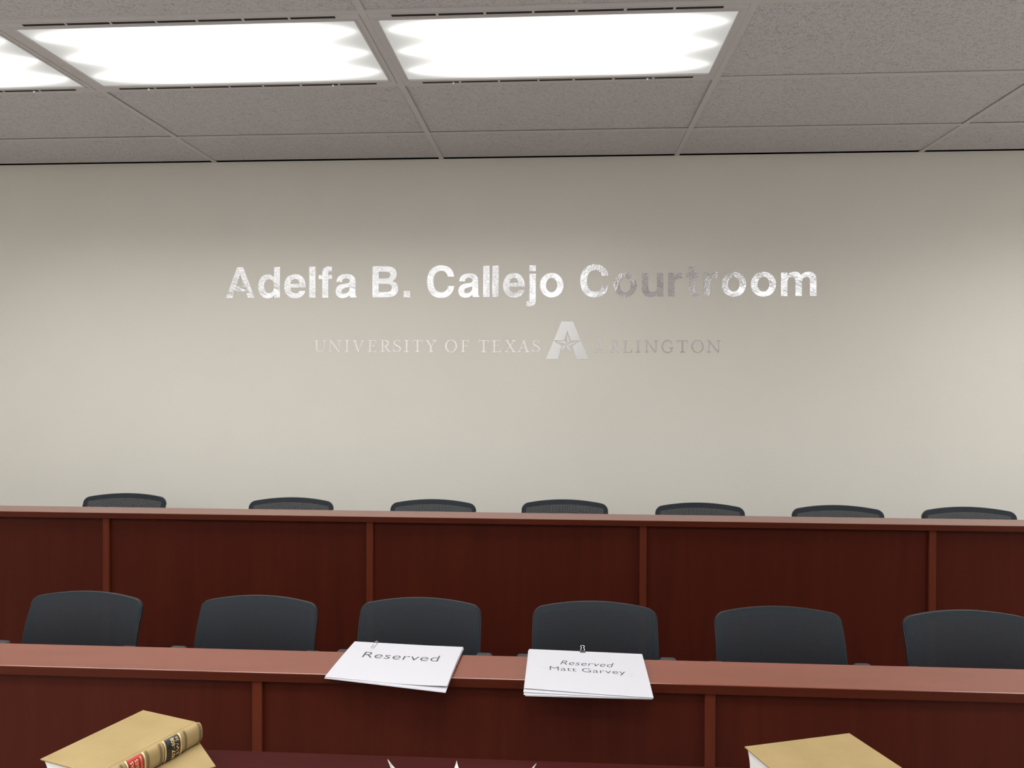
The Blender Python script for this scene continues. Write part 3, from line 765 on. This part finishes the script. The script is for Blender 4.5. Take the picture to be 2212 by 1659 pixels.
# ------------------------------------------------------------------ books
def make_book(label, L, W, T, loc, rz, spine_marks=(), group=None):
    """x along the spine from its tail, y from the spine (0) to the fore edge (W), z up"""
    t = thing('law_book', label, 'book', loc, rz, group)
    ct = .0032; jt = .011
    def board(z0, z1):
        bm = box(0, L, jt, W, z0, z1, bev=.0012); return bm
    obj('cover_board', board(0, ct), M_CLOTH, t); obj('cover_board', board(T - ct, T), M_CLOTH, t)
    # spine: shallow rounded shell plus the sunken joints
    bm = bmesh.new(); n = 18; rows = []
    prof = []
    prof.append((jt + .001, T - .0008)); prof.append((jt * .75, T - .0016)); prof.append((jt * .45, T - .0010)); prof.append((.002, T))
    for k in range(n + 1):
        a = PI / 2 - PI * k / n
        prof.append((-.0105 * math.cos(a) + .0005, T / 2 + (T / 2) * math.copysign(abs(math.sin(a)) ** .8, math.sin(a))))
    prof += [(.002, -.0006 + .0008), (jt * .45, .0012), (jt * .75, .0022), (jt + .001, .0008)]
    cen = (.012, T / 2)
    full = [(p[0], max(p[1], .0002)) for p in prof] + [(p[0] + .0018, T / 2 + (max(p[1], .0002) - T / 2) * (1 - .0030 / T)) for p in prof[::-1]]
    for x in (0.0, L): rows.append([bm.verts.new((x, p[0], p[1])) for p in full])
    m2 = len(full); h2 = len(prof)
    for k in range(m2):
        q = (k + 1) % m2; bm.faces.new((rows[0][k], rows[1][k], rows[1][q], rows[0][q]))
    for rw in rows:
        for k in range(h2 - 1): bm.faces.new((rw[k], rw[k + 1], rw[m2 - 2 - k], rw[m2 - 1 - k]))
    sp = obj('spine', bm, M_CLOTH, t)
    # page block with a hollowed fore edge and rounded back
    bm = bmesh.new(); prof = []
    m_ = 12
    for k in range(m_ + 1):
        f = k / m_; z = ct + (T - 2 * ct) * f
        prof.append((W - .006 - .010 * math.sin(PI * f), z))
    for k in range(m_ + 1):
        f = 1 - k / m_; z = ct + (T - 2 * ct) * f
        prof.append((.006 - .010 * math.sin(PI * f) + .002, z))
    A = [bm.verts.new((.004, p[0], p[1])) for p in prof]; B = [bm.verts.new((L - .004, p[0], p[1])) for p in prof]
    for k in range(len(prof)):
        q = (k + 1) % len(prof); bm.faces.new((A[k], A[q], B[q], B[k]))
    bm.faces.new(A[::-1]); bm.faces.new(B)
    obj('page_block', bm, M_PAGES, t)
    def wrap(x0, x1, off, m, name, z0=.06, z1=.94):
        bm = bmesh.new(); rr = []
        for x in (x0, x1):
            row = []
            for k in range(n + 1):
                a = PI / 2 - PI * (z0 + (z1 - z0) * k / n)
                row.append(bm.verts.new((x, -(.0105 + off) * math.cos(a) + .0005, T / 2 + (T / 2 + .0004) * math.copysign(abs(math.sin(a)) ** .8, math.sin(a)) + (off * math.sin(a)))))
            rr.append(row)
        for k in range(n): bm.faces.new((rr[0][k], rr[1][k], rr[1][k + 1], rr[0][k + 1]))
        return obj(name, bm, m, t, smooth=True)
    for kind, a, b, text in spine_marks:
        m = {'black': M_BLACKLAB, 'red': M_REDLAB, 'gold': M_GOLD, 'rule': M_RULE}[kind]
        nm = {'black': 'spine_label', 'red': 'spine_label', 'gold': 'gold_band', 'rule': 'spine_rule'}[kind]
        o = wrap(a, b, .0022 if kind in ('black', 'red') else .0019, m, nm)
        for word, xa, xb, za, zb in text:
            bm = text_mesh(word, 1.0, 0.0, 1.06, .012); bmesh.ops.triangulate(bm, faces=bm.faces[:])
            bmesh.ops.subdivide_edges(bm, edges=[e for e in bm.edges if e.calc_length() > .15], cuts=2)
            bmesh.ops.triangulate(bm, faces=bm.faces[:])
            fit_box(bm, za, zb, 0, 1)
            for v in bm.verts:
                f = v.co.x; h = v.co.y                  # f: up the thickness, h: letter height
                ang = -PI / 2 + PI * f
                v.co = Vector((xa + (xb - xa) * h, -(.0105 + .0032) * math.cos(ang) + .0005, T / 2 + (T / 2 + .0004) * math.copysign(abs(math.sin(ang)) ** .8, math.sin(ang)) + .0034 * math.sin(ang)))
            obj('lettering', bm, M_GOLD, o)
    return t
# top book of the left pile: spine to the lower right, head towards the camera's left
Cpt = Vector((-.8038, 1.6940)); dL = Vector((-.0822, -.2397)).normalized()
LEN = .2535
marks = [('rule', .0045, .0062, ()), ('rule', .008, .0095, ()),
         ('rule', .0465, .0485, ()), ('rule', .0500, .0512, ()), ('gold', .061, .0645, ()),
         ('black', .0665, .1015, [('807-808', .0800, .0895, .24, .84), ('S.W.2d', .0700, .0775, .34, .80)]),
         ('gold', .1030, .1060, ()), ('rule', .1135, .1150, ()), ('rule', .1165, .1180, ()),
         ('rule', .1470, .1485, ()), ('rule', .1500, .1515, ()), ('gold', .1560, .1590, ()),
         ('red', .1610, .1960, [('TEXAS', .1855, .1930, .28, .76), ('CASES', .1745, .1820, .28, .76), ('Annotated', .1655, .1700, .28, .80)]),
         ('gold', .1975, .2005, ()), ('rule', .2080, .2095, ()), ('rule', .2110, .2125, ()), ('rule', .244, .2455, ()), ('rule', .2475, .249, ())]
W_ = .168
def place_book(label, corner, d, side, L, W, T, z, marks=(), group=None):
    """corner: spine end, d: unit direction along the spine, side: +1 if the fore edge lies left of d, -1 if right"""
    if side > 0:
        return make_book(label, L, W, T, (corner.x, corner.y, z), math.atan2(d.y, d.x), marks, group)
    c2 = corner + d * L                             # run the other way so the fore edge lies left
    mk = [(k, L - b, L - a, [(wd, L - xa, L - xb, za, zb) for wd, xa, xb, za, zb in tx]) for k, a, b, tx in marks]
    return make_book(label, L, W, T, (c2.x, c2.y, z), math.atan2(-d.y, -d.x), mk, group)
place_book('tan law book with red and black spine labels, top of the left pile', Cpt, dL, -1, LEN, W_, .0440, .7768, marks)
K = Vector((-.7194, 1.5940)); e1 = Vector((-.08487, .10321)).normalized(); e2 = Vector((-e1.y, e1.x))
if e2.y > 0: e2 = -e2
far = K + e1 * .172 + e2 * .2535
place_book('tan law book lying under the book with red and black spine labels', K + e1 * .172, e2, 1 if (e2.x * -e1.y - e2.y * -e1.x) > 0 else -1, .2535, .170, .0445, .7305)
# right book: page ends to the left, spine towards the camera's right
Ar = Vector((.3915, 1.6845)); Br = Vector((.6379, 1.7650)); Cr = Vector((.7009, 1.6186))
dr = (Ar - Br).normalized()
nr = Vector((-dr.y, dr.x))
if nr.dot(Cr - Br) < 0: nr = -nr
sp_c = Br + nr * .170
place_book('thick plain tan law book at the right, showing white page edges', sp_c, dr, 1 if dr.cross(-nr) > 0 else -1, (Ar - Br).length, .172, .0795, .7305)

# ------------------------------------------------------------------ silver leaf piece
cx, cy = -.190, 1.418
t = thing('leaf_bowl', 'silver metal piece with pointed leaf blades on the dark red table', 'metal bowl', (cx, cy, .73))
bm = bmesh.new(); add_lathe(bm, [(.042, .0005), (.044, .004), (.02, .010), (.014, .02), (.03, .03), (.028, .034)], n=28)
obj('foot', bm, M_SILVER, t, smooth=True)
for k, (a, rr, zt) in enumerate([(97, .133, .0955), (152, .163, .1205), (29, .166, .1205), (215, .15, .11), (270, .15, .11), (325, .15, .11)]):
    a = math.radians(a); ca, sa = math.cos(a), math.sin(a)
    bm = bmesh.new(); N = 16; Wn = 6; g = []
    for i in range(N + 1):
        f = i / N
        rad = .012 + (rr - .012) * (f ** .85)
        z = .030 + (zt - .030) * f ** 1.7
        hw = .0175 * (math.sin(PI * min(1, f * .94 + .06)) ** 1.1) if i < N else .0004
        row = []
        for j in range(Wn + 1):
            q = -1 + 2 * j / Wn
            rowz = z + .010 * q * q * (1 - f * .4) * (hw / .0175)
            row.append(bm.verts.new((ca * rad - sa * q * hw, sa * rad + ca * q * hw, rowz)))
        g.append(row)
    fs = [bm.faces.new((g[i][j], g[i][j+1], g[i+1][j+1], g[i+1][j])) for i in range(N) for j in range(Wn)]
    bmesh.ops.recalc_face_normals(bm, faces=fs)
    bmesh.ops.solidify(bm, geom=fs, thickness=.0014)
    obj('leaf_blade', bm, M_SILVER, t, smooth=True)
